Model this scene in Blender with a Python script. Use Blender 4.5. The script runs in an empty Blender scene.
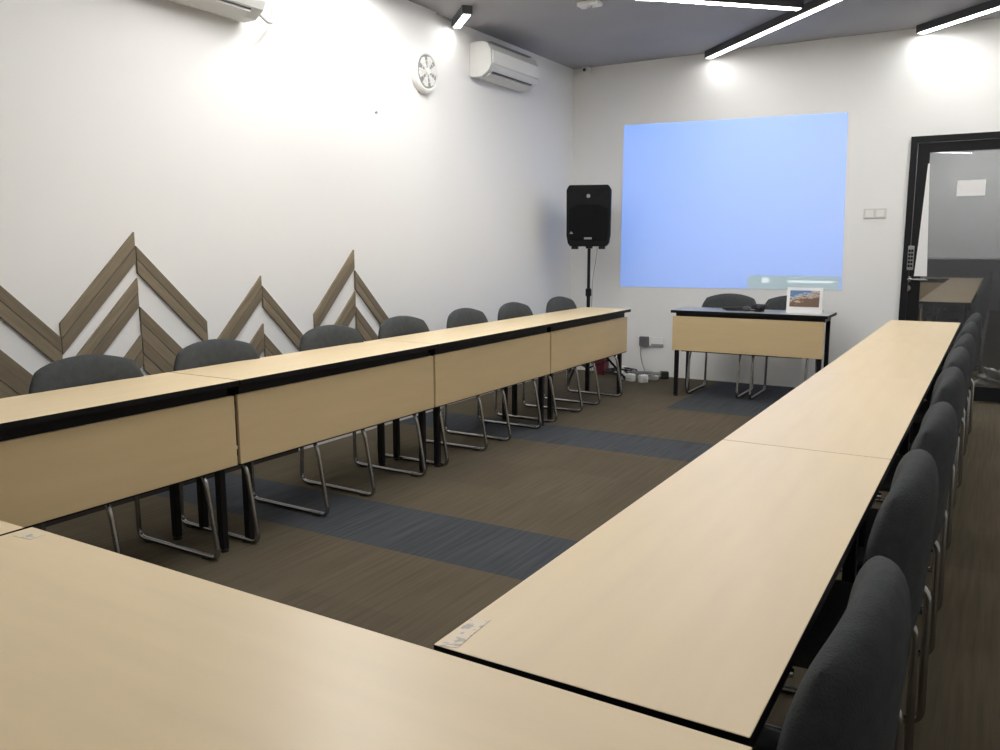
import bpy, bmesh, math, random
from mathutils import Vector, Matrix
random.seed(7)
S = bpy.context.scene
C = S.collection
PI = math.pi

# ---------------------------------------------------------------- camera
F, PITCH, YAW, ROLL, CH = 831.2, 0.1571, 0.5381, -0.0032, 1.3008
cam_d = bpy.data.cameras.new('camera'); cam = bpy.data.objects.new('camera', cam_d); C.objects.link(cam)
S.camera = cam
cam_d.sensor_width = 36; cam_d.lens = F / 1000 * 36; cam_d.clip_start = 0.02
r0 = Vector((math.cos(YAW), math.sin(YAW), 0))
fw = Vector((-math.sin(YAW) * math.cos(PITCH), math.cos(YAW) * math.cos(PITCH), -math.sin(PITCH)))
u0 = r0.cross(fw)
R_ = math.cos(ROLL) * r0 + math.sin(ROLL) * u0
U_ = -math.sin(ROLL) * r0 + math.cos(ROLL) * u0
M = Matrix((R_, U_, -fw)).transposed().to_4x4(); M.translation = Vector((0, 0, CH))
cam.matrix_world = M

# ---------------------------------------------------------------- world, exposure
w = bpy.data.worlds.new('world'); S.world = w; w.use_nodes = True
w.node_tree.nodes['Background'].inputs[0].default_value = (0.75, 0.8, 0.9, 1)
w.node_tree.nodes['Background'].inputs[1].default_value = 0.15
S.view_settings.view_transform = 'Standard'; S.view_settings.look = 'None'
S.view_settings.gamma = 1; S.view_settings.use_curve_mapping = False
S.view_settings.exposure = 0.75
S.cycles.max_bounces = 10; S.cycles.diffuse_bounces = 6
LED = 14.0          # emission of the ceiling strips
PROJ = 650.0        # projector lamp

# ---------------------------------------------------------------- room sizes
XL, XR, YB, YF, ZC, ZT = -3.74, 1.75, 7.763, -3.0, 3.0, 0.74

# ---------------------------------------------------------------- materials
def mat(name, col, rough=.6, metal=0, spec=.5, bump=0, bscale=200, var=0, vscale=4, stretch=(1, 1, 1), emit=None, coat=0):
    m = bpy.data.materials.new(name); m.use_nodes = True
    nt = m.node_tree; b = nt.nodes['Principled BSDF']
    b.inputs['Base Color'].default_value = (*col, 1); b.inputs['Roughness'].default_value = rough
    b.inputs['Metallic'].default_value = metal; b.inputs['Specular IOR Level'].default_value = spec
    b.inputs['Coat Weight'].default_value = coat
    tc = nt.nodes.new('ShaderNodeTexCoord'); mp = nt.nodes.new('ShaderNodeMapping')
    mp.inputs['Scale'].default_value = stretch
    nt.links.new(tc.outputs['Object'], mp.inputs[0])
    if var:
        n = nt.nodes.new('ShaderNodeTexNoise'); n.inputs['Scale'].default_value = vscale; n.inputs['Detail'].default_value = 5
        nt.links.new(mp.outputs[0], n.inputs[0])
        rp = nt.nodes.new('ShaderNodeValToRGB')
        rp.color_ramp.elements[0].position = .3; rp.color_ramp.elements[1].position = .7
        rp.color_ramp.elements[0].color = (*[c * (1 - var) for c in col], 1)
        rp.color_ramp.elements[1].color = (*[min(1, c * (1 + var)) for c in col], 1)
        nt.links.new(n.outputs[0], rp.inputs[0]); nt.links.new(rp.outputs[0], b.inputs['Base Color'])
    if bump:
        n = nt.nodes.new('ShaderNodeTexNoise'); n.inputs['Scale'].default_value = bscale; n.inputs['Detail'].default_value = 3
        nt.links.new(mp.outputs[0], n.inputs[0])
        bp = nt.nodes.new('ShaderNodeBump'); bp.inputs['Strength'].default_value = bump; bp.inputs['Distance'].default_value = .003
        nt.links.new(n.outputs[0], bp.inputs['Height']); nt.links.new(bp.outputs[0], b.inputs['Normal'])
    if emit:
        b.inputs['Emission Color'].default_value = (*emit[0], 1); b.inputs['Emission Strength'].default_value = emit[1]
    return m

def carpet_material():
    m = bpy.data.materials.new('carpet'); m.use_nodes = True
    nt = m.node_tree; N = nt.nodes; L = nt.links; b = N['Principled BSDF']
    b.inputs['Roughness'].default_value = .95; b.inputs['Specular IOR Level'].default_value = .1
    g = N.new('ShaderNodeNewGeometry'); sp = N.new('ShaderNodeSeparateXYZ'); L.new(g.outputs['Position'], sp.inputs[0])
    def math_(op, a, bb):
        n = N.new('ShaderNodeMath'); n.operation = op
        for i, v in enumerate((a, bb)):
            if isinstance(v, (int, float)): n.inputs[i].default_value = v
            else: L.new(v, n.inputs[i])
        return n.outputs[0]
    def band(v, lo, hi): return math_('MULTIPLY', math_('GREATER_THAN', v, lo), math_('LESS_THAN', v, hi))
    y, x = sp.outputs[1], sp.outputs[0]
    s1 = band(y, 2.69, 3.19); s2 = band(y, 4.75, 5.25)
    s3 = math_('MULTIPLY', band(y, 6.26, 7.8), math_('GREATER_THAN', x, -2.2))
    st = math_('MULTIPLY', math_('ADD', math_('ADD', s1, s2), s3), math_('LESS_THAN', x, -.7))
    mp = N.new('ShaderNodeMapping'); mp.inputs['Scale'].default_value = (60, 2.2, 1); L.new(g.outputs['Position'], mp.inputs[0])
    n1 = N.new('ShaderNodeTexNoise'); n1.inputs['Scale'].default_value = 1; n1.inputs['Detail'].default_value = 4; L.new(mp.outputs[0], n1.inputs[0])
    n2 = N.new('ShaderNodeTexNoise'); n2.inputs['Scale'].default_value = 1.1; n2.inputs['Detail'].default_value = 3; L.new(g.outputs['Position'], n2.inputs[0])
    # tile-to-tile variation
    fl = N.new('ShaderNodeVectorMath'); fl.operation = 'FLOOR'
    sc = N.new('ShaderNodeVectorMath'); sc.operation = 'MULTIPLY'; sc.inputs[1].default_value = (2, 2, 0); L.new(g.outputs['Position'], sc.inputs[0])
    ad = N.new('ShaderNodeVectorMath'); ad.operation = 'ADD'; ad.inputs[1].default_value = (.4, .62, .5); L.new(sc.outputs[0], ad.inputs[0]); L.new(ad.outputs[0], fl.inputs[0])
    wn = N.new('ShaderNodeTexWhiteNoise'); L.new(fl.outputs[0], wn.inputs[0])
    def ramp(a, c):
        r = N.new('ShaderNodeValToRGB'); r.color_ramp.elements[0].position = .32; r.color_ramp.elements[1].position = .68
        r.color_ramp.elements[0].color = (*a, 1); r.color_ramp.elements[1].color = (*c, 1); L.new(n1.outputs[0], r.inputs[0]); return r.outputs[0]
    br = ramp((.080, .066, .044), (.102, .085, .059)); bl = ramp((.044, .048, .054), (.063, .068, .075))
    mx = N.new('ShaderNodeMix'); mx.data_type = 'RGBA'; L.new(st, mx.inputs[0]); L.new(br, mx.inputs[6]); L.new(bl, mx.inputs[7])
    f = math_('ADD', math_('MULTIPLY', wn.outputs[0], .12), math_('ADD', math_('MULTIPLY', n2.outputs[0], .3), .78))
    sm = N.new('ShaderNodeVectorMath'); sm.operation = 'SCALE'; L.new(mx.outputs[2], sm.inputs[0]); L.new(f, sm.inputs[3])
    L.new(sm.outputs[0], b.inputs['Base Color'])
    bp = N.new('ShaderNodeBump'); bp.inputs['Strength'].default_value = .5; bp.inputs['Distance'].default_value = .004
    L.new(n1.outputs[0], bp.inputs['Height']); L.new(bp.outputs[0], b.inputs['Normal'])
    return m

WHITE = mat('white_paint', (.80, .80, .79), .85, bump=.06, bscale=60)
REAR = mat('rear_dado', (.16, .16, .165), .7)
CEIL = mat('ceiling_grey', (.36, .36, .37), .8, var=.04, vscale=2)
CARPET = carpet_material()
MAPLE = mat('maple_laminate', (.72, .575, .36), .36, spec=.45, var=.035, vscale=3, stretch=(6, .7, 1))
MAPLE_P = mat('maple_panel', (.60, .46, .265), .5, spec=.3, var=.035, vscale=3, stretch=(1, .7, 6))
BLACK = mat('black_edge', (.005, .005, .006), .5, spec=.2)
BLKMET = mat('black_metal', (.006, .006, .007), .45, spec=.25)
CHROME = mat('chrome', (.42, .42, .42), .25, metal=1)
FABRIC = mat('charcoal_fabric', (.056, .061, .063), .95, spec=.15, bump=.6, bscale=260, var=.12, vscale=30)
RUBBER = mat('black_rubber', (.012, .012, .012), .7)
PLASTIC = mat('white_plastic', (.78, .78, .76), .4)
PLASTIC_S = mat('off_white_plastic', (.62, .62, .60), .45)
GREYP = mat('grey_plastic', (.30, .30, .30), .5)
DARKP = mat('dark_grey_plastic', (.06, .06, .065), .5)
SPKBLK = mat('speaker_black', (.004, .005, .006), .6, spec=.2, bump=.3, bscale=300)
GRILLE = mat('speaker_grille', (.003, .0035, .0045), .7, spec=.15, bump=.8, bscale=700)
def wood(nm, c, ang):
    m = mat(nm, c, .6, bump=.12, bscale=30, var=.16, vscale=4, stretch=(1, 1.2, 12))
    mp = [n for n in m.node_tree.nodes if n.type == 'MAPPING'][0]
    rot = m.node_tree.nodes.new('ShaderNodeVectorRotate'); rot.rotation_type = 'X_AXIS'; rot.inputs['Angle'].default_value = ang
    src = mp.inputs[0].links[0].from_socket
    m.node_tree.links.new(src, rot.inputs['Vector']); m.node_tree.links.new(rot.outputs[0], mp.inputs[0])
    return m
WOODS = {k: (wood('weathered_oak_' + n, (.215, .172, .112), a), wood('weathered_oak_dark_' + n, (.170, .136, .090), a)) for k, n, a in ((0, 'rising', -PI / 4), (1, 'falling', PI / 4))}
WOOD = None
RED = mat('dark_red', (.10, .008, .018), .5)
LEDM = mat('led_diffuser', (.9, .9, .9), .5, emit=((1, .98, .95), LED))
LEDM2 = mat('led_diffuser_front_zone', (.9, .9, .9), .5, emit=((1, .98, .95), LED * 3.3))
PAPER_AND_REFLECTION = mat('white_paper_and_reflection', (.82, .82, .82), .7)
WALLFILM = mat('added_grey_film', (.46, .47, .48), .9, spec=0)  # added film, darker than the white wall so the projected blue stays deep
DOORM = mat('black_door', (.007, .008, .009), .5, spec=.25)
FILM = mat('clear_bag', (.62, .62, .63), .25, bump=1, bscale=25, var=.4, vscale=18)

def glass_material():
    m = bpy.data.materials.new('tinted_glass'); m.use_nodes = True
    nt = m.node_tree; N = nt.nodes; L = nt.links; N.remove(N['Principled BSDF'])
    t = N.new('ShaderNodeBsdfTransparent'); t.inputs[0].default_value = (.51, .515, .505, 1)
    g = N.new('ShaderNodeBsdfGlossy'); g.inputs[0].default_value = (.9, .9, .92, 1); g.inputs['Roughness'].default_value = .015
    mx = N.new('ShaderNodeMixShader'); mx.inputs[0].default_value = .22
    L.new(t.outputs[0], mx.inputs[1]); L.new(g.outputs[0], mx.inputs[2]); L.new(mx.outputs[0], N['Material Output'].inputs[0])
    return m
GLASS = glass_material()

def photo_material():
    # printed picture: blue sky at the upper left, pale town and rust brown rocks below
    m = bpy.data.materials.new('printed_photo'); m.use_nodes = True
    nt = m.node_tree; N = nt.nodes; L = nt.links; b = N['Principled BSDF']; b.inputs['Roughness'].default_value = .35
    tc = N.new('ShaderNodeTexCoord'); sp = N.new('ShaderNodeSeparateXYZ'); L.new(tc.outputs['Generated'], sp.inputs[0])
    n = N.new('ShaderNodeTexNoise'); n.inputs['Scale'].default_value = 6; n.inputs['Detail'].default_value = 8; L.new(tc.outputs['Generated'], n.inputs[0])
    a = N.new('ShaderNodeMath'); a.operation = 'MULTIPLY_ADD'; a.inputs[1].default_value = .45; L.new(sp.outputs[0], a.inputs[0])
    s = N.new('ShaderNodeMath'); s.operation = 'SUBTRACT'; s.inputs[0].default_value = .95; L.new(sp.outputs[2], s.inputs[1]); L.new(s.outputs[0], a.inputs[2])
    a2 = N.new('ShaderNodeMath'); a2.operation = 'MULTIPLY_ADD'; a2.inputs[1].default_value = 1.3; L.new(n.outputs[0], a2.inputs[0]); L.new(a.outputs[0], a2.inputs[2])
    r = N.new('ShaderNodeValToRGB'); sb = N.new('ShaderNodeMath'); sb.operation = 'SUBTRACT'; sb.inputs[1].default_value = .42; L.new(a2.outputs[0], sb.inputs[0]); L.new(sb.outputs[0], r.inputs[0]); e = r.color_ramp.elements
    e[0].position = .55; e[0].color = (.10, .22, .42, 1); e[1].position = 1.0; e[1].color = (.16, .10, .07, 1)
    for p, c in ((.68, (.55, .60, .66)), (.76, (.25, .16, .10)), (.84, (.60, .50, .42)), (.92, (.30, .15, .09))):
        k = e.new(p); k.color = (*c, 1)
    L.new(r.outputs[0], b.inputs['Base Color'])
    return m
PHOTO = photo_material()

def sticker_material():
    m = bpy.data.materials.new('worn_sticker'); m.use_nodes = True
    nt = m.node_tree; N = nt.nodes; L = nt.links; b = N['Principled BSDF']; b.inputs['Roughness'].default_value = .5
    tc = N.new('ShaderNodeTexCoord'); n = N.new('ShaderNodeTexNoise'); n.inputs['Scale'].default_value = 60; n.inputs['Detail'].default_value = 4
    L.new(tc.outputs['Object'], n.inputs[0]); r = N.new('ShaderNodeValToRGB'); L.new(n.outputs[0], r.inputs[0])
    e = r.color_ramp.elements; e[0].position = .40; e[0].color = (.42, .38, .34, 1); e[1].position = .47; e[1].color = (.70, .60, .45, 1)
    L.new(r.outputs[0], b.inputs['Base Color']); return m
STICKER = sticker_material()

# ---------------------------------------------------------------- helpers
def obj(name, bm, m, parent=None, smooth=False, bevel=0, loc=None):
    me = bpy.data.meshes.new(name); bmesh.ops.recalc_face_normals(bm, faces=bm.faces); bm.to_mesh(me); bm.free()
    for x in (m if isinstance(m, (list, tuple)) else [m]): me.materials.append(x)
    if smooth:
        for p in me.polygons: p.use_smooth = True
    o = bpy.data.objects.new(name, me); C.objects.link(o)
    if parent: o.parent = parent
    if loc: o.location = loc
    if bevel:
        b = o.modifiers.new('bevel', 'BEVEL'); b.width = bevel; b.segments = 3; b.limit_method = 'ANGLE'
    return o
def tag(o, label=None, cat=None, group=None, kind=None):
    if label: o['label'] = label
    if cat: o['category'] = cat
    if group: o['group'] = group
    if kind: o['kind'] = kind
    return o
def empty(name, loc=(0, 0, 0), rz=0, label=None, cat=None, group=None):
    o = bpy.data.objects.new(name, None); C.objects.link(o); o.location = loc; o.rotation_euler = (0, 0, rz)
    o.empty_display_size = .1
    return tag(o, label, cat, group)
def dup(root, loc, rz, label, group=None):
    r = root.copy(); C.objects.link(r); r.location = loc; r.rotation_euler = (0, 0, rz); r['label'] = label
    if group: r['group'] = group
    for ch in list(root.children):
        c = ch.copy(); C.objects.link(c); c.parent = r
        for g in ch.children:
            d = g.copy(); C.objects.link(d); d.parent = c
    return r
def box(bm, x0, x1, y0, y1, z0, z1, mi=0):
    vs = [bm.verts.new((x, y, z)) for x in (x0, x1) for y in (y0, y1) for z in (z0, z1)]
    fs = []
    for f in ((0, 1, 3, 2), (4, 6, 7, 5), (0, 4, 5, 1), (2, 3, 7, 6), (0, 2, 6, 4), (1, 5, 7, 3)):
        fc = bm.faces.new([vs[i] for i in f]); fc.material_index = mi; fs.append(fc)
    return fs
def bx(*a):
    bm = bmesh.new(); box(bm, *a); return bm
def prism(bm, pts, axis, a, b, mi=0):
    """pts 2D polygon, extruded along axis from a to b"""
    def P(p, t):
        return {0: (t, p[0], p[1]), 1: (p[0], t, p[1]), 2: (p[0], p[1], t)}[axis]
    A = [bm.verts.new(P(p, a)) for p in pts]; B = [bm.verts.new(P(p, b)) for p in pts]
    n = len(pts)
    fs = [bm.faces.new(A), bm.faces.new(B[::-1])]
    for i in range(n): fs.append(bm.faces.new((A[i], B[i], B[(i + 1) % n], A[(i + 1) % n])))
    for f in fs: f.material_index = mi
    return bm
def smooth_path(pts, r, n=6):
    """round the corners of a polyline"""
    pts = [Vector(p) for p in pts]; out = [pts[0]]
    for i in range(1, len(pts) - 1):
        a, b, c = pts[i - 1], pts[i], pts[i + 1]
        d1 = (a - b); d2 = (c - b); rr = min(r, d1.length * .49, d2.length * .49)
        p1 = b + d1.normalized() * rr; p2 = b + d2.normalized() * rr
        for k in range(n + 1):
            t = k / n; out.append((1 - t) ** 2 * p1 + 2 * t * (1 - t) * b + t * t * p2)
    out.append(pts[-1]); return out
def tube(bm, pts, r, seg=10, closed=False):
    pts = [Vector(p) for p in pts]; n = len(pts); rings = []
    up = None
    for i, p in enumerate(pts):
        a = pts[(i - 1) % n] if (closed or i > 0) else p
        b = pts[(i + 1) % n] if (closed or i < n - 1) else p
        d = (b - a).normalized()
        if up is None:
            up = Vector((0, 0, 1)) if abs(d.z) < .9 else Vector((1, 0, 0))
        s = d.cross(up).normalized(); up = s.cross(d).normalized()
        rad = r(i / (n - 1)) if callable(r) else r
        rings.append([bm.verts.new(p + rad * (math.cos(2 * PI * k / seg) * s + math.sin(2 * PI * k / seg) * up)) for k in range(seg)])
    m = n if closed else n - 1
    for i in range(m):
        A, B = rings[i], rings[(i + 1) % n]
        for k in range(seg): bm.faces.new((A[k], A[(k + 1) % seg], B[(k + 1) % seg], B[k]))
    if not closed:
        bm.faces.new(rings[0][::-1]); bm.faces.new(rings[-1])
    return bm
def lathe(bm, prof, seg=32, c=(0, 0, 0), axis=2):
    """prof: (radius, height) pairs"""
    rings = []
    for r, h in prof:
        ring = []
        for k in range(seg):
            a = 2 * PI * k / seg; u, v = r * math.cos(a), r * math.sin(a)
            p = {0: (h, u, v), 1: (u, h, v), 2: (u, v, h)}[axis]
            ring.append(bm.verts.new((p[0] + c[0], p[1] + c[1], p[2] + c[2])))
        rings.append(ring)
    for A, B in zip(rings, rings[1:]):
        for k in range(seg): bm.faces.new((A[k], A[(k + 1) % seg], B[(k + 1) % seg], B[k]))
    bm.faces.new(rings[0][::-1]); bm.faces.new(rings[-1])
    return bm
def struct(name, bm, m): return tag(obj(name, bm, m), kind='structure')

# ---------------------------------------------------------------- room shell
struct('floor', bx(XL - .2, XR + .1, YF - .1, 10.2, -.08, 0), CARPET)
struct('ceiling', bx(XL - .2, XR + .1, YF - .1, YB + .1, ZC, ZC + .1), CEIL)
# left wall: near part stands 3 cm proud of the far part, the step sits beside the extractor fan
bm = bmesh.new(); box(bm, XL - .2, XL, YF, 5.36, 0, ZC); box(bm, XL - .2, XL - .035, 5.36, YB, 0, ZC); struct('wall_left', bm, WHITE)
struct('wall_foot_strip_left', bx(XL + .0005, XL + .014, YF, 3.75, 0.0005, .11), mat('dark_wall_strip', (.03, .026, .022), .6))  # dark strip along the foot of the near left wall
DX0, DX1, DZ = -.70, .42, 2.15
bm = bmesh.new(); box(bm, XL - .2, DX0, YB, YB + .12, 0, ZC); box(bm, DX0, DX1, YB, YB + .12, DZ, ZC); box(bm, DX1, XR + .1, YB, YB + .12, 0, ZC)
struct('wall_back', bm, WHITE)
struct('wall_right', bx(XR, XR + .1, YF, YB, 0, ZC), WHITE)
bm = bmesh.new(); box(bm, XL, XR, YF - .1, YF, 1.0, ZC, 0); box(bm, XL, XR, YF - .1, YF, 0, 1.0, 1)
struct('wall_front', bm, [WHITE, REAR])
# corridor behind the glass door
bm = bmesh.new(); box(bm, -1.6, XR, 9.6, 9.7, 1.13, 2.6); box(bm, -1.6, XR, 9.58, 9.7, 0, 1.13, 1); box(bm, -1.7, -1.6, YB + .12, 9.7, 0, 2.6); box(bm, XR, XR + .1, YB + .12, 9.7, 0, 2.6)
box(bm, -1.7, XR + .1, YB + .12, 9.7, 2.6, 2.7)
struct('wall_corridor', bm, [mat('corridor_grey', (.42, .42, .43), .8), mat('corridor_dado', (.10, .10, .105), .8)])
tag(obj('added_corridor_light', bx(-.8, .8, 8.5, 8.9, 2.56, 2.599), mat('corridor_fill_light', (.9, .9, .9), .5, emit=((1, 1, 1), 30.0))),
    'added unseen light panel over the corridor, brightening the view through the door glass', 'ceiling light')  # added lamp out of view, brightens what shows through the door glass

# ---------------------------------------------------------------- glass door
fy0, fy1 = YB - .025, YB + .09
bm = bmesh.new()
box(bm, DX0, DX0 + .05, fy0, fy1, 0, DZ); box(bm, DX1 - .05, DX1, fy0, fy1, 0, DZ); box(bm, DX0 + .05, DX1 - .05, fy0, fy1, DZ - .05, DZ)
door = struct('door_1', bm, DOORM)
lx0, lx1 = DX0 + .055, DX1 - .055
bm = bmesh.new(); ly0, ly1 = YB - .005, YB + .045
box(bm, lx0, lx0 + .088, ly0, ly1, .01, DZ - .055); box(bm, lx1 - .088, lx1, ly0, ly1, .01, DZ - .055)
box(bm, lx0 + .088, lx1 - .088, ly0, ly1, DZ - .13, DZ - .055); box(bm, lx0 + .088, lx1 - .088, ly0, ly1, .01, .13)
obj('door_leaf', bm, DOORM, door)
obj('glass_pane', bx(lx0 + .088, lx1 - .088, YB + .018, YB + .024, .13, DZ - .13), GLASS, door)
# keypad lock, lever and cylinder on the stile
bm = bx(-.664, -.618, ly0 - .028, ly0, 1.07, 1.27)
kp = obj('keypad_lock', bm, GREYP, door, bevel=.006)
bm = bmesh.new()
for i in range(5):
    for j in range(2): box(bm, -.659 + j * .020, -.643 + j * .020, ly0 - .034, ly0 - .028, 1.095 + i * .031, 1.115 + i * .031)
obj('key_button', bm, DOORM, kp)
bm = lathe(bmesh.new(), [(.026, ly0 - .014), (.026, ly0), ], 20, (-.648, 0, .995), 1)
hp = obj('handle_rose', bm, CHROME, door, smooth=False)
bm = bmesh.new(); tube(bm, smooth_path([(-.648, ly0 - .01, .995), (-.648, ly0 - .05, .995), (-.50, ly0 - .05, .99)], .02), .010)
obj('lever_handle', bm, CHROME, door, smooth=True)
bm = lathe(bmesh.new(), [(.024, ly0 - .016), (.024, ly0)], 20, (-.648, 0, .92), 1); obj('lock_cylinder', bm, CHROME, door)
# white reflection beside the stile, built as a flat strip widening downwards
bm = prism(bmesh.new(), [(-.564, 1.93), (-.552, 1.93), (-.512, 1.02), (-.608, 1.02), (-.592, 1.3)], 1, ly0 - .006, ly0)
obj('reflection_strip', bm, PAPER_AND_REFLECTION, door)
tag(obj('reflected_rectangle', bx(-.345, -.145, YB + .014, YB + .0175, 1.665, 1.79), PAPER_AND_REFLECTION, bevel=0),
    'small blank white rectangle on the glass of the black door, imitating a reflection', 'reflection')  # white rectangle added on the glass in place of a reflection

# ---------------------------------------------------------------- projected picture (a lamp throws it on an added film, greyer than the wall)
SX0, SX1, SZ0, SZ1 = -3.232, -1.182, .872, 2.405
bm = prism(bmesh.new(), [(-3.236, .872), (-1.165, .885), (-1.20, 2.385), (-3.226, 2.425)], 1, YB - .003, YB - .0002)
tag(obj('projected_image_film', bm, WALLFILM), 'large plain blue projected picture thrown on an added grey film over the back wall beside the loudspeaker', 'projection')
pj = bpy.data.lights.new('projector_lamp', 'SPOT'); po = bpy.data.objects.new('projector_lamp', pj); C.objects.link(po)
PP = Vector((-2.2, 3.9, 2.88)); tgt = Vector((-2.2, YB, 1.65)); po.location = PP
po.rotation_euler = (tgt - PP).to_track_quat('-Z', 'Y').to_euler()
pj.energy = PROJ; pj.shadow_soft_size = 0.0; pj.spot_size = math.radians(62); pj.spot_blend = 0
pj.use_nodes = True; nt = pj.node_tree; N = nt.nodes; L = nt.links
em = [n for n in N if n.type == 'EMISSION'][0]
geo = N.new('ShaderNodeNewGeometry'); sp = N.new('ShaderNodeSeparateXYZ'); L.new(geo.outputs['Incoming'], sp.inputs[0])
def mth(op, *v):
    n = N.new('ShaderNodeMath'); n.operation = op
    for i, a in enumerate(v):
        if isinstance(a, (int, float)): n.inputs[i].default_value = a
        else: L.new(a, n.inputs[i])
    return n.outputs[0]
dY = YB - .003 - PP.y
hx = mth('MULTIPLY_ADD', mth('DIVIDE', sp.outputs[0], sp.outputs[1]), dY, PP.x)
hz = mth('MULTIPLY_ADD', mth('DIVIDE', sp.outputs[2], sp.outputs[1]), dY, PP.z)
def inside(v, a, b): return mth('MULTIPLY', mth('GREATER_THAN', v, a), mth('LESS_THAN', v, b))
hx0 = mth('MULTIPLY_ADD', hz, .0064, -3.2416); hx1 = mth('MULTIPLY_ADD', hz, -.02333, -1.1443)
hz0 = mth('MULTIPLY_ADD', hx, .00628, .8923); hz1 = mth('MULTIPLY_ADD', hx, -.01974, 2.3613)
def inside2(v, a, b): return mth('MULTIPLY', mth('GREATER_THAN', v, a), mth('LESS_THAN', v, b))
mask = mth('MULTIPLY', inside2(hx, hx0, hx1), inside2(hz, hz0, hz1))
bar = mth('MULTIPLY', inside(hx, -1.98, -1.19), inside(hz, .80, 1.005))
line = mth('MULTIPLY', inside(hx, -1.62, -1.24), inside(hz, .945, .965))
dot = mth('MULTIPLY', inside(hx, -1.85, -1.79), inside(hz, .94, .985))
mx = N.new('ShaderNodeMix'); mx.data_type = 'RGBA'; mx.inputs[6].default_value = (.10, .33, 1, 1); mx.inputs[7].default_value = (.16, .32, .36, 1); L.new(bar, mx.inputs[0])
mx2 = N.new('ShaderNodeMix'); mx2.data_type = 'RGBA'; mx2.inputs[7].default_value = (.8, .95, 1, 1)
L.new(mx.outputs[2], mx2.inputs[6]); L.new(mth('MAXIMUM', line, dot), mx2.inputs[0])
L.new(mx2.outputs[2], em.inputs[0]); L.new(mask, em.inputs[1])

# ---------------------------------------------------------------- ceiling light strips
def strip(name, a, b, label, wd=.075, h=.06, caps=True, led=None):
    a = Vector((*a, 0)); b = Vector((*b, 0)); d = (b - a); Ln = d.length
    t = empty(name, (a.x, a.y, ZC), math.atan2(d.y, d.x), label, 'ceiling light', 'linear ceiling lights')
    bm = bmesh.new(); e = .012
    box(bm, 0, Ln, -wd / 2, -wd / 2 + e, -h, 0); box(bm, 0, Ln, wd / 2 - e, wd / 2, -h, 0)
    box(bm, 0, Ln, -wd / 2 + e, wd / 2 - e, -h + .03, 0)
    if caps: box(bm, 0, e, -wd / 2 + e, wd / 2 - e, -h, -h + .03); box(bm, Ln - e, Ln, -wd / 2 + e, wd / 2 - e, -h, -h + .03)
    obj('housing', bm, DARKP, t)
    obj('diffuser', bx(.014, Ln - .014, -wd / 2 + e, wd / 2 - e, -h - .003, -h + .028), led or LEDM, t)
    return t
strip('linear_ceiling_light', (-2.40, 7.70), (.25, 4.98), 'long diagonal ceiling light strip starting at the back wall above the blue projection')
strip('linear_ceiling_light', (-1.36, 6.47), (-3.70, 4.18), 'diagonal ceiling light strip joining the long one at the top edge', led=LEDM2)
strip('linear_ceiling_light', (-.69, 7.70), (1.68, 5.40), 'diagonal ceiling light strip starting at the back wall above the glass door', led=mat('led_diffuser_door', (.9, .9, .9), .5, emit=((1, .98, .95), LED * 1.9)))
strip('linear_ceiling_light', (-3.735, 5.62), (-3.45, 5.335), 'short ceiling light stub in the corner by the left wall, near the extractor fan')
strip('linear_ceiling_light', (-3.70, 4.05), (-1.2, 1.55), 'ceiling light strip over the front tables', led=LEDM2)
strip('linear_ceiling_light', (.25, 4.7), (-2.3, 2.1), 'ceiling light strip over the middle of the room', led=mat('led_diffuser_middle', (.9, .9, .9), .5, emit=((1, .98, .95), LED * 2.2)))
strip('linear_ceiling_light', (1.6, 3.2), (-.9, .6), 'ceiling light strip over the right aisle')
strip('linear_ceiling_light', (-2.8, -.6), (-.6, -2.7), 'ceiling light strip behind the front tables')

# ---------------------------------------------------------------- tables
TW, TL = .444, 1.437
def make_table(L_, W_, label, rnd=False):
    """long axis y, modesty panel on +x; origin at floor centre"""
    t = empty('training_table', (0, 0, 0), 0, label, 'table', 'training tables set in a hollow square')
    hw, hl = W_ / 2, L_ / 2
    bm = bmesh.new()
    fs = box(bm, -hw, hw, -hl, hl, ZT - .024, ZT, 1)
    fs[5].material_index = 0
    obj('tabletop', bm, [MAPLE, BLACK], t, bevel=.0015)
    bm = bmesh.new()
    box(bm, hw - .075, hw - .045, -hl + .03, hl - .03, ZT - .085, ZT - .0245)
    box(bm, -hw + .06, -hw + .09, -hl + .03, hl - .03, ZT - .06, ZT - .0245)
    for s in (-1, 1): box(bm, -hw + .09, hw - .075, s * (hl - .07) - .02, s * (hl - .07) + .02, ZT - .06, ZT - .0245)
    obj('under_frame', bm, BLKMET, t)
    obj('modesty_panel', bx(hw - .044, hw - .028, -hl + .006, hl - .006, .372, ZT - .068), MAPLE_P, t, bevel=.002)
    obj('panel_edge', bx(hw - .0445, hw - .0275, -hl + .006, hl - .006, .367, .3718), BLACK, t)
    for sx in (-1, 1):
        for sy in (-1, 1):
            cx = (hw - .068) if sx > 0 else (-hw + .075); cy = sy * (hl - .07)
            bm = bx(cx - .0165, cx + .0165, cy - .0165, cy + .0165, .012, ZT - .0605)
            lg = obj('leg', bm, BLKMET, t, bevel=.004)
            obj('foot_cap', lathe(bmesh.new(), [(.014, 0), (.02, .002), (.02, .012)], 14, (cx, cy, 0)), RUBBER, lg)
    for sy in (-1, 1):
        cy = sy * (hl - .07)
        obj('cross_bar', bx(-hw + .092, hw - .085, cy - .01, cy + .01, .60, .63), BLKMET, t)
    return t
lx, rx = -2.692 - TW / 2, -.648 + TW / 2
seams = [.945, 2.385, 3.83, 5.27, 6.71]
tb0 = None
Llab = ['maple training table of the left row, nearest the camera, at left picture edge',
        'second maple training table from the camera in the left row, below the middle chevron peak',
        'third maple training table from the camera in the left row, second from the loudspeaker',
        'far end maple training table of the left row, beside the loudspeaker stand']
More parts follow.
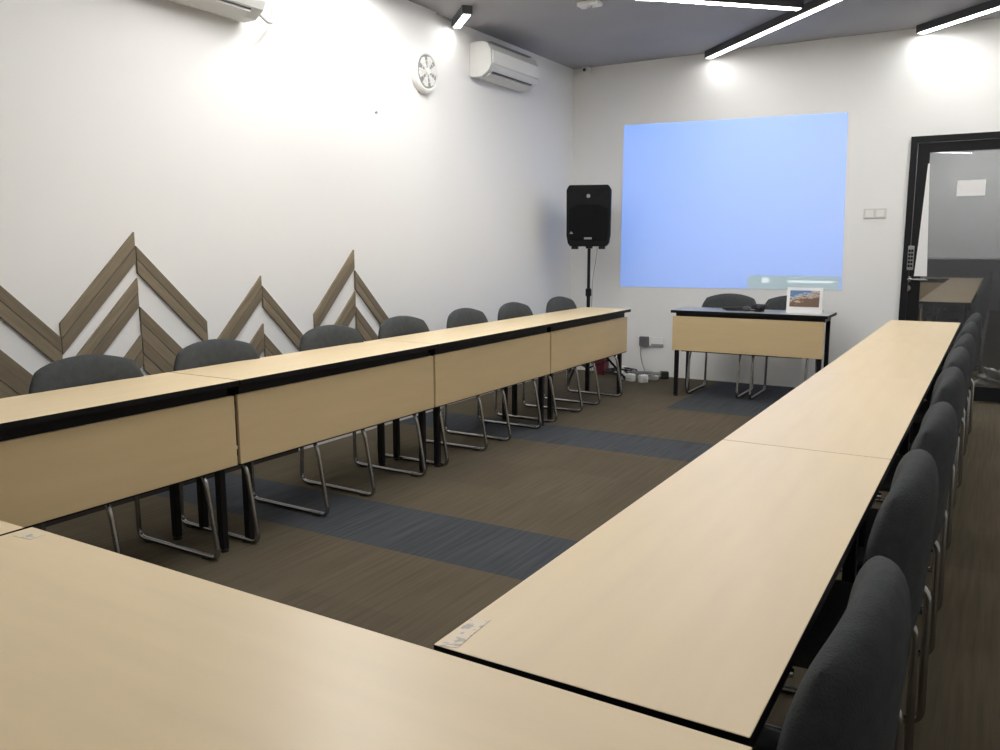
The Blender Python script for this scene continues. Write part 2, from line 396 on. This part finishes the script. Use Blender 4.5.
for i in range(4):
    c = (lx, (seams[i] + seams[i + 1]) / 2, 0)
    if tb0 is None:
        tb0 = make_table(TL, TW, Llab[0]); tb0.location = c
    else: dup(tb0, c, 0, Llab[i])
Rlab = ['right row maple training table nearest the camera, with a worn sticker at its corner',
        'second maple training table from the camera in the right row, pale glare across its top',
        'third maple training table from the camera in the right row, beyond the visible seam',
        'farthest maple training table of the right row, in front of the black glass door']
for i in range(4):
    y0 = .897 + i * 1.44
    dup(tb0, (rx, y0 + .72, 0), PI, Rlab[i])
dup(tb0, (-.917, .667, 0), PI / 2 - math.radians(.55), 'wide maple table top filling the bottom of the picture, below the right row')
dup(tb0, (-2.362, .664, 0), PI / 2, 'front row maple table at the left picture edge, meeting the left row corner')
for nm, a, lab in (('worn_sticker', (-.645, -.612, .900, 1.004), 'worn printed sticker on the near corner of the right table row'),
                   ('worn_sticker', (-1.62, -1.56, .845, .885), 'small worn sticker at the far left corner of the large front table')):
    bm = bmesh.new(); x0, x1, y0, y1 = a
    prism(bm, [(x0 + .008, y0), (x1, y0 + .006), (x1 - .006, y1), (x0, y1 - .008)], 2, ZT + .0002, ZT + .0008)
    tag(obj(nm, bm, STICKER), lab, 'sticker')

# presenter's table at the back wall (dark edge, modesty panel towards the camera)
def presenter_table():
    t = empty('presenter_table', (-1.735, 6.99, 0), 0, 'separate maple presenter table in front of the blue projection', 'table')
    hl, hw = .628, .21
    bm = bmesh.new(); fs = box(bm, -hl, hl, -hw, hw, ZT - .024, ZT, 1); fs[5].material_index = 0
    obj('tabletop', bm, [mat('grey_top', (.30, .30, .30), .3), BLACK], t, bevel=.0015)
    bm = bmesh.new(); box(bm, -hl + .04, hl - .04, -hw + .025, -hw + .06, ZT - .065, ZT - .0245); box(bm, -hl + .04, hl - .04, hw - .08, hw - .05, ZT - .06, ZT - .0245)
    for s in (-1, 1): box(bm, s * (hl - .05) - .02, s * (hl - .05) + .02, -hw + .06, hw - .08, ZT - .06, ZT - .0245)
    obj('under_frame', bm, BLKMET, t)
    obj('modesty_panel', bx(-hl + .018, hl - .023, -hw + .008, -hw + .022, .40, ZT - .05), MAPLE_P, t, bevel=.002)
    obj('panel_edge', bx(-hl + .10, hl - .18, -hw + .010, -hw + .024, .393, .3998), BLACK, t)
    for sx in (-1, 1):
        for y in (-hw + .045, hw - .065):
            x = sx * (hl - .05)
            lg = obj('leg', bx(x - .016, x + .016, y - .016, y + .016, .012, ZT - .0655), BLKMET, t, bevel=.004)
            obj('foot_cap', lathe(bmesh.new(), [(.014, 0), (.02, .002), (.02, .012)], 14, (x, y, 0)), RUBBER, lg)
    return t
presenter_table()

# ---------------------------------------------------------------- chairs
def cushion(bm, nu, nv, fn):
    """closed pillow: fn(s,t,side)->xyz, s,t in [-1,1]"""
    G = {}
    for side in (0, 1):
        for i in range(nu + 1):
            for j in range(nv + 1):
                if side and (i in (0, nu) or j in (0, nv)): G[1, i, j] = G[0, i, j]; continue
                G[side, i, j] = bm.verts.new(fn(math.sin(PI / 2 * (2 * i / nu - 1)), math.sin(PI / 2 * (2 * j / nv - 1)), side))
        for i in range(nu):
            for j in range(nv):
                q = [G[side, i, j], G[side, i + 1, j], G[side, i + 1, j + 1], G[side, i, j + 1]]
                bm.faces.new(q if not side else q[::-1])
    return bm
def rmap(s, t, k=.62):
    return s * math.sqrt(1 - k * t * t / 2), t * math.sqrt(1 - k * s * s / 2)
def pad(s, t):
    return max(0, (1 - abs(s) ** 4.5) * (1 - abs(t) ** 4.5)) ** .5
def make_chair():
    t = empty('sled_base_chair', (0, 0, 0), 0, 'x', 'chair')
    def back(s, v, side):
        k = .71 if v > 0 else .3
        a, b = rmap(s, v, k)
        y = a * .262; z = .648 + b * .206
        mid = -.232 - (z - .44) * .062 + .050 * abs(a) ** 2.4
        th = .044 * pad(s, v)
        return (mid + (th if side else -th), y, z)
    obj('backrest', cushion(bmesh.new(), 26, 20, back), FABRIC, t, smooth=True)
    def seat(s, v, side):
        a, b = rmap(s, v, .28)
        x = -.035 + a * .20; y = b * .235
        z = .445 - .02 * max(0, a - .5) ** 2 * 2 
        th = .033 * pad(s, v)
        return (x, y, z + (th if side else -th))
    obj('seat', cushion(bmesh.new(), 20, 20, seat), FABRIC, t, smooth=True)
    for sy in (-1, 1):
        y = sy * .215
        P = [(-.10, y * .96, .400), (-.262, y * .96, .400), (-.270, y, .012), (.256, y, .012), (.198, y, .34), (.140, y, .405), (-.06, y * .96, .405)]
        bm = bmesh.new(); tube(bm, smooth_path(P, .045, 6), .0105, 10)
        f = obj('sled_frame', bm, CHROME, t, smooth=True)
        for x in (-.20, .18): obj('glide', bx(x - .02, x + .02, y - .013, y + .013, .0005, .010), RUBBER, f)
    bm = bmesh.new(); tube(bm, [(-.10, -.22, .400), (-.10, .22, .400)], .009); tube(bm, [(.12, -.215, .400), (.12, .215, .400)], .009)
    obj('cross_tube', bm, CHROME, t, smooth=True)
    return t
ch0 = make_chair()
GL, GR, GP = 'charcoal chairs behind the left table row', 'charcoal chairs along the right table row', 'charcoal chairs behind the presenter table'
lefts = [(2.010, 'charcoal chair of the left row nearest the camera, below the tallest chevron'),
         (2.665, 'charcoal chair second from the camera in the left row, between two chevron peaks'),
         (3.460, 'charcoal chair third from the camera in the left row, below the low chevron'),
         (4.135, 'charcoal chair in the left row at the right end of the chevrons'),
         (4.865, 'charcoal chair in the left row just beyond the chevrons, third from the loudspeaker'),
         (5.540, 'charcoal chair in the left row, second from the loudspeaker'),
         (6.310, 'charcoal chair at the far end of the left row, next to the loudspeaker pole')]
rights = [(1.170, 'charcoal chair of the right row nearest the camera, cut by the bottom edge'),
          (1.920, 'charcoal chair second from the camera in the right row'),
          (2.580, 'charcoal chair third from the camera in the right row'),
          (3.360, 'charcoal chair fourth from the camera in the right row'),
          (4.050, 'charcoal chair fifth from the camera in the right row'),
          (4.68, 'charcoal chair third from the glass door in the right row'),
          (5.42, 'charcoal chair second from the glass door in the right row'),
          (6.12, 'charcoal chair of the right row closest to the glass door')]
first = True
for y, lab in lefts:
    rz = math.radians(random.uniform(-2, 2))
    if first: ch0.location = (-2.94, y, 0); ch0.rotation_euler = (0, 0, rz); ch0['label'] = lab; ch0['group'] = GL; first = False
    else: dup(ch0, (-2.94 + random.uniform(-.01, .01), y, 0), rz, lab, GL)
for y, lab in rights:
    dup(ch0, (-.365 + random.uniform(-.006, .006), y, 0), PI + math.radians(random.uniform(-2, 2)), lab, GR)
dup(ch0, (-2.03, 7.165, 0), -PI / 2, 'charcoal chair behind the presenter table, left of the two', GP)
dup(ch0, (-1.49, 7.165, 0), -PI / 2, 'charcoal chair behind the presenter table, partly hidden by the white photo card', GP)

# ---------------------------------------------------------------- wooden chevrons on the left wall
def chevron(label, planks):
    """planks: (y0, ztop0, y1, ztop1, vertical width, material)"""
    t = empty('chevron_wall_panel', (XL, (planks[0][0] + planks[0][2]) / 2, .9), 0, label, 'wall decoration', 'wooden chevrons on the left wall')
    o = t.location
    for k, (y0, z0, y1, z1, wv, m) in enumerate(planks):
        n = 2 if wv > .1 else 1
        for q in range(n):
            a, b = wv * q / n, wv * (q + 1) / n - (.004 if q < n - 1 else 0)
            pts = [(y0, z0 - a), (y1, z1 - a), (y1, z1 - b), (y0, z0 - b)]
            bm = prism(bmesh.new(), [(p[0] - o.y, p[1] - o.z) for p in pts], 0, .0005, .013 + .0007 * ((k + q) % 3))
            obj('plank', bm, WOODS[1 if y1 > y0 else 0][(k + q) % 2], t, bevel=.001)
    return t
e = .002
def peak(yp, zt, zr, yl, yr, wL, wR, inner):
    P = [(yp - e, zt, yl, zt - (yp - yl), wL, WOOD), (yp + e, zr, yr, zr - (yr - yp), wR, WOOD)]
    for (zl2, zr2, wl2, wr2, dl, dr) in inner:
        if wl2: P.append((yp - e, zl2, yp - dl, zl2 - dl, wl2, WOOD))
        if wr2: P.append((yp + e, zr2, yp + dr, zr2 - dr, wr2, WOOD))
    return P
chevron('low wooden chevron peak cut by the left picture edge', peak(1.838, 1.362, 1.295, 1.43, 2.258, .15, .15,
        [(1.13, .99, .15, .30, .40, .40)]))
chevron('tallest wooden chevron peak, behind the nearest left chairs', peak(2.685, 1.363, 1.295, 2.262, 3.098, .148, .135,
        [(1.134, .99, .145, .16, .42, .40), (.845, .83 - .002, .15, .16, .25, .25)]))
chevron('lower wooden chevron peak in the middle of the left wall', peak(3.51, 1.118, 1.06, 3.105, 3.90, .135, .125,
        [(.835, .775, .15, .15, .22, .22)]))
chevron('tall wooden chevron peak farthest from the camera', peak(4.343, 1.262, 1.125, 3.94, 4.75, .125, .125,
        [(.985, .88, .15, .15, .38, .38)]))

# ---------------------------------------------------------------- air conditioners
def aircon(loc, length, label):
    """local: mounted on wall at x=0, runs along +y, centre bottom at z=0"""
    t = empty('air_conditioner', loc, 0, label, 'air conditioner', 'split air conditioners on the left wall')
    D = .205; H = .27
    prof = [(0, .012), (.0, H), (.13, H), (.175, H - .02), (D - .005, H - .07), (D, .085), (D - .02, .045), (.12, .0), (.03, 0)]
    bm = bmesh.new()
    A = [bm.verts.new((p[0], 0, p[1])) for p in prof]; B = [bm.verts.new((p[0], length, p[1])) for p in prof]
    bm.faces.new(A); bm.faces.new(B[::-1])
    for i in range(len(prof)): bm.faces.new((A[i], B[i], B[(i + 1) % len(prof)], A[(i + 1) % len(prof)]))
    obj('casing', bm, PLASTIC_S, t, bevel=.008)
    obj('front_cover', bx(D - .004, D + .008, .02, length - .02, .095, H - .075), PLASTIC, t, bevel=.004)
    bm = bx(-.004, .004, .05, length - .10, -.0035, .0035); bm.transform(Matrix.Translation((D - .018, 0, .032)) @ Matrix.Rotation(math.radians(-38), 4, 'Y'))
    obj('outlet_slot', bm, DARKP, t)
    bm = bx(-.045, .045, .04, length - .09, -.003, .003); bm.transform(Matrix.Translation((D - .075, 0, .008)) @ Matrix.Rotation(math.radians(-20), 4, 'Y'))
    obj('louvre', bm, GREYP if 0 else PLASTIC_S, t)
    bm = bmesh.new()
    for i in range(14): box(bm, .02 + i * .011, .026 + i * .011, .06, length - .06, H, H + .002)
    obj('top_grille', bm, GREYP, t)
    return t
a1 = aircon((XL - .035, 5.86, 2.615), .80, 'white split air conditioner on the left wall near the back corner')
a2 = aircon((XL, 2.66, 2.515), .80, 'white air conditioner cut off by the top picture edge, left wall')
bm = bmesh.new(); tube(bm, smooth_path([(.12, .795, .06), (.11, .90, .01), (.05, 1.00, .05), (.02, 1.02, .20), (.012, 1.02, .48)], .05), .011)
obj('drain_hose', bm, PLASTIC_S, a2, smooth=True)

# ---------------------------------------------------------------- extractor fan
t = empty('extractor_fan', (XL, 5.175, 2.54), 0, 'round white extractor fan on the left wall beside the air conditioner', 'fan')
bm = bmesh.new(); lathe(bm, [(.155, 0), (.155, .02), (.148, .035), (.135, .045), (.122, .045), (.117, .038), (.117, .0)], 48, (0, 0, 0), 0)
obj('housing_ring', bm, PLASTIC, t, smooth=False, bevel=0)
obj('dark_recess', lathe(bmesh.new(), [(.1165, .0385), (.1165, .0395)], 40, (0, 0, 0), 0), GREYP, t)
bm = bmesh.new()
lathe(bm, [(.026, .041), (.026, .052), (.018, .056)], 24, (0, 0, 0), 0)
for k in range(6):
    a0 = 2 * PI * k / 6 + .2
    pts = [(.028 * math.cos(a0 - .3), .028 * math.sin(a0 - .3)), (.105 * math.cos(a0 - .34), .105 * math.sin(a0 - .34)),
           (.111 * math.cos(a0), .111 * math.sin(a0)), (.105 * math.cos(a0 + .34), .105 * math.sin(a0 + .34)), (.028 * math.cos(a0 + .3), .028 * math.sin(a0 + .3))]
    prism(bm, pts, 0, .042, .047)
obj('fan_blade', bm, PLASTIC, t)
bm = bmesh.new()
for r in (.045, .075): tube(bm, [(.052, r * math.cos(a * PI / 16), r * math.sin(a * PI / 16)) for a in range(32)], .0022, 6, True)
box(bm, .048, .054, -.118, .118, -.004, .004)
obj('guard', bm, PLASTIC, t)

# ---------------------------------------------------------------- corner camera, switch, socket
t = empty('security_camera', (-3.61, 7.70, 2.962), 0, 'tiny white security camera in the ceiling corner', 'camera')
obj('body', bx(-.032, .032, -.035, .055, -.03, .035), PLASTIC, t, bevel=.01)
obj('lens', lathe(bmesh.new(), [(.014, -.044), (.016, -.0352)], 16, (0, 0, 0), 1), DARKP, t)
tag(obj('wall_nail', lathe(bmesh.new(), [(.006, 0), (.01, .012), (.004, .016)], 10, (0, 0, 0), 0), GREYP, loc=(XL, 4.62, 2.185)),
    'tiny grey hook high on the bare bright left wall', 'hook')
t = empty('ceiling_sensor', (-2.66, 5.72, ZC), 0, 'small white box on the ceiling at the top picture edge', 'sensor')
obj('body', bx(-.08, .08, -.05, .05, -.03, -.0005), PLASTIC, t, bevel=.006)
obj('lens', lathe(bmesh.new(), [(.016, -.04), (.02, -.0302)], 16), GREYP, t)

t = empty('switch_plate', (-.94, YB, 1.54), 0, 'white double switch plate on the back wall left of the glass door', 'switch')
obj('plate', bx(-.088, .088, -.010, -.0004, -.042, .042), mat('switch_white', (.62, .62, .60), .5), t, bevel=.003)
for s in (-1, 1): obj('rocker', bx(s * .042 - .03, s * .042 + .03, -.014, -.0101, -.028, .028), PLASTIC, t, bevel=.002)

t = empty('wall_socket', (-2.88, YB, .34), 0, 'white wall socket low on the back wall with a dark plug in it', 'socket')
obj('plate', bx(-.115, .115, -.010, -.0004, -.045, .045), PLASTIC, t, bevel=.003)
obj('grey_bar', bx(-.01, .115, -.016, -.0102, -.045, -.02), GREYP, t)  # grey bar along the lower right of the socket plate
t = empty('plug_adapter', (-2.955, YB - .0165, .335), 0, 'dark grey plug adapter pushed into the wall socket, cable hanging down', 'plug')
obj('body', bx(-.045, .045, -.045, 0.005, -.04, .055), mat('adapter_grey', (.12, .12, .125), .5), t, bevel=.008)
bm = bmesh.new(); tube(bm, smooth_path([(-.03, -.03, -.035), (-.03, -.035, -.12), (0, -.05, -.22), (.06, -.09, -.318), (.12, -.13, -.327)], .06), .006, 8)
obj('cable', bm, GREYP, t, smooth=True)

# power strips, adapters and cables in a heap on the carpet
t = empty('power_strip', (-2.90, 7.55, 0), math.radians(-12), 'white power strip lying under the wall socket', 'power strip')
bm = bx(-.17, .17, -.03, .03, .001, .042); ps = obj('body', bm, PLASTIC, t, bevel=.008)
for k in range(4): obj('outlet', lathe(bmesh.new(), [(.02, .0422), (.021, .044)], 16, (-.12 + k * .08, 0, 0)), GREYP, t)
for k, (x, y, r, mm, lab) in enumerate([(-3.05, 7.40, .5, PLASTIC, 'white charger block in the cable heap nearest the table leg'),
                                   (-2.93, 7.33, -.3, PLASTIC, 'white charger block in front of the power strip'),
                                   (-2.80, 7.32, .9, PLASTIC, 'white charger block at the right end of the cable heap'),
                                   (-3.10, 7.54, .2, PLASTIC, 'white charger block standing farthest left in the cable heap'),
                                   (-2.70, 7.62, .4, RUBBER, 'black charger block on the carpet right below the hanging cable')]):
    q = empty('charger_block', (x, y, 0), r, lab, 'charger', 'chargers on the carpet')
    h = .075 if k != 3 else .11
    obj('body', bx(-.042, .042, -.03, .03, .001, h), mm, q, bevel=.012)
    for s in (-1, 1): obj('pin', bx(s * .012 - .003, s * .012 + .003, -.045, -.0301, .03, .036), CHROME, q)
for k, (mm, cx, cy, lab) in enumerate([(RUBBER, -3.08, 7.46, 'black cable coiled loosely by the table leg'), (GREYP, -2.85, 7.44, 'grey cable tangled around the white power strip')]):
    pts = []
    for i in range(70):
        a = i * .42; r = .11 + .035 * math.sin(i * .7 + k)
        pts.append((cx + r * 1.25 * math.cos(a), cy + r * .5 * math.sin(a), .010 + .052 * abs(math.sin(i * .23 + k)) + .0006 * i))
    tag(obj('tangled_cable', tube(bmesh.new(), pts, .0075, 7), mm, smooth=True), lab, 'cable')
t = empty('red_box', (-3.36, 7.62, 0), 0, 'dark red narrow box on the floor by the back wall, behind the left row', 'box')
obj('body', bx(-.055, .055, -.06, .06, .001, .36), RED, t, bevel=.006)
obj('lid', bx(-.058, .058, -.063, .063, .3605, .40), RED, t, bevel=.006)

# ---------------------------------------------------------------- loudspeaker and stand
sx, sy = -3.32, 7.20
t = empty('speaker_stand', (sx, sy, 0), 0, 'black tripod stand carrying the loudspeaker in the back corner', 'stand')
obj('pole', lathe(bmesh.new(), [(.0175, .30), (.0175, .86), (.0145, .861), (.0145, 1.249)], 16), BLKMET, t, smooth=False)
obj('pole_base', lathe(bmesh.new(), [(.0175, .06), (.0175, .2995)], 16), BLKMET, t)
obj('collar', lathe(bmesh.new(), [(.0185, .80), (.028, .81), (.028, .87), (.0185, .88)], 16), BLKMET, t)
obj('hub', lathe(bmesh.new(), [(.0185, .36), (.034, .37), (.034, .42), (.0185, .43)], 16), BLKMET, t)
for k in range(3):
    a = 2 * PI * k / 3 + .45
    d = Vector((math.cos(a), math.sin(a), 0))
    lg = obj('leg', tube(bmesh.new(), [d * .03 + Vector((0, 0, .39)), d * .36 + Vector((0, 0, .022))], .011), BLKMET, t, smooth=True)
    obj('rubber_foot', tube(bmesh.new(), [d * .345 + Vector((0, 0, .035)), d * .372 + Vector((0, 0, .016))], .0155), RUBBER, lg)
    obj('brace', tube(bmesh.new(), [d * .018 + Vector((0, 0, .12)), d * .20 + Vector((0, 0, .195))], .007), BLKMET, t, smooth=True)
t = empty('loudspeaker', (sx, sy, 1.25), math.radians(20), 'black plastic loudspeaker on a stand left of the blue projection', 'loudspeaker')
bm = bmesh.new()
out = [(-.165, .02), (.165, .02), (.188, .05), (.200, .12), (.203, .535), (.178, .575), (-.178, .575), (-.203, .535), (-.200, .12), (-.188, .05)]
prism(bm, [(x, z) for x, z in out], 1, -.14, .0)
bk = [(x * .72, z * .94 + .02) for x, z in out]
A = [bm.verts.new((x, 0.0005, z)) for x, z in out]; B = [bm.verts.new((x, .17, z)) for x, z in bk]
bm.faces.new(A); bm.faces.new(B[::-1])
for i in range(len(out)): bm.faces.new((A[i], B[i], B[(i + 1) % len(out)], A[(i + 1) % len(out)]))
cab = obj('cabinet', bm, SPKBLK, t, bevel=.010)
obj('woofer_grille', prism(bmesh.new(), [(-.165, .075), (.165, .075), (.178, .12), (.178, .36), (.10, .40), (-.10, .40), (-.178, .36), (-.178, .12)], 1, -.150, -.1401), GRILLE, t, bevel=.006)
bm = bmesh.new(); prism(bm, [(-.155, .545), (.155, .545), (.065, .46), (-.065, .46)], 1, -.147, -.1401)
obj('horn', bm, SPKBLK, t, bevel=.004)
obj('horn_throat', lathe(bmesh.new(), [(.014, -.152), (.018, -.1471)], 16, (0, 0, .475), 1), GREYP, t)
obj('badge', bx(-.035, .035, -.153, -.1501, .085, .103), GREYP, t, bevel=.002)
obj('logo', prism(bmesh.new(), [(-.17, .135), (-.135, .135), (-.15, .155), (-.158, .155)], 1, -.1525, -.1501), GREYP, t)
for s in (-1, 1): obj('foot', bx(s * .125 - .03, s * .125 + .03, -.12, -.04, -.005, .0198), RUBBER, t, bevel=.006)
obj('pole_cup', lathe(bmesh.new(), [(.03, -.0), (.034, .0195)], 16, (0, 0, 0)), RUBBER, t)
pts = [(.05, .10, .10), (.07, .13, -.02), (.055, .06, -.14), (.035, .02, -.3), (.03, .0, -.6), (.03, .0, -.9), (.035, .03, -1.20)]
obj('cable', tube(bmesh.new(), smooth_path(pts, .06), .004, 6), GREYP, t, smooth=True)

# ---------------------------------------------------------------- things on the presenter table
t = empty('photo_card', (-1.315, 6.93, ZT + .0005), math.radians(3), 'white upright card with a blue and brown town picture on the presenter table', 'card')
bm = bmesh.new(); 
prism(bm, [(-.0, 0), (.004, 0), (.034, .205), (.030, .205)], 0, -.135, .135)
prism(bm, [(.070, 0), (.074, 0), (.036, .204), (.0345, .204)], 0, -.135, .135)
obj('card_stand', bm, PAPER_AND_REFLECTION, t)
bm = bx(-.112, .112, -.0012, .0, .0, .13); bm.transform(Matrix.Translation((0, .0066, .052)) @ Matrix.Rotation(math.radians(-8.3), 4, 'X'))
obj('picture', bm, PHOTO, t)
t = empty('wireless_microphone', (-1.86, 6.93, ZT + .022), math.radians(8), 'black wireless microphone lying on the presenter table before the left chair', 'microphone')
obj('handle', lathe(bmesh.new(), [(.013, -.10), (.016, .06)], 14, (0, 0, 0), 0), RUBBER, t)
obj('mesh_head', lathe(bmesh.new(), [(.012, .0605), (.022, .085), (.022, .105), (.012, .122)], 14, (0, 0, 0), 0), DARKP, t)
t = empty('webcam', (-1.665, 6.94, ZT + .0005), math.radians(-10), 'small black gadget with a round lens beside the white photo card', 'gadget')
obj('body', bx(-.055, .055, -.03, .03, .018, .062), RUBBER, t, bevel=.014)
obj('clip', bx(-.03, .03, -.035, .035, 0, .0178), RUBBER, t, bevel=.004)
obj('lens', lathe(bmesh.new(), [(.014, -.037), (.017, -.0301)], 16, (0.01, 0, .042), 1), DARKP, t)
pts = [(-1.72 + .09 * math.sin(i * .5) - i * .0045, 6.91 + .03 * math.cos(i * .63), ZT + .007 + .006 * abs(math.sin(i * .3))) for i in range(34)]
tag(obj('black_cable', tube(bmesh.new(), pts, .0055, 7), RUBBER, smooth=True), 'thin black cable curled on the presenter table between microphone and gadget', 'cable')

# ---------------------------------------------------------------- crumpled plastic seen low behind the door glass
for k, (x, y, sx_, lab) in enumerate([(-.30, 7.92, .14, 'crumpled clear plastic bag low behind the door glass, left one'),
                                      (.08, 7.98, .17, 'crumpled clear plastic bag low behind the door glass, at the right picture edge')]):
    bm = bmesh.new(); bmesh.ops.create_icosphere(bm, subdivisions=4, radius=1)
    for v in bm.verts:
        d = v.co.copy(); n = 1 + .22 * math.sin(9 * d.x + k) * math.cos(7 * d.y) + .15 * math.sin(13 * d.z + 5 * d.x) + random.uniform(-.05, .05)
        v.co = Vector((d.x * sx_ * n, d.y * .07 * n, max(.001, .13 + d.z * .13 * n)))
    tag(obj('plastic_bag', bm, FILM, loc=(x, y, 0)), lab, 'bag', 'plastic bags behind the door')
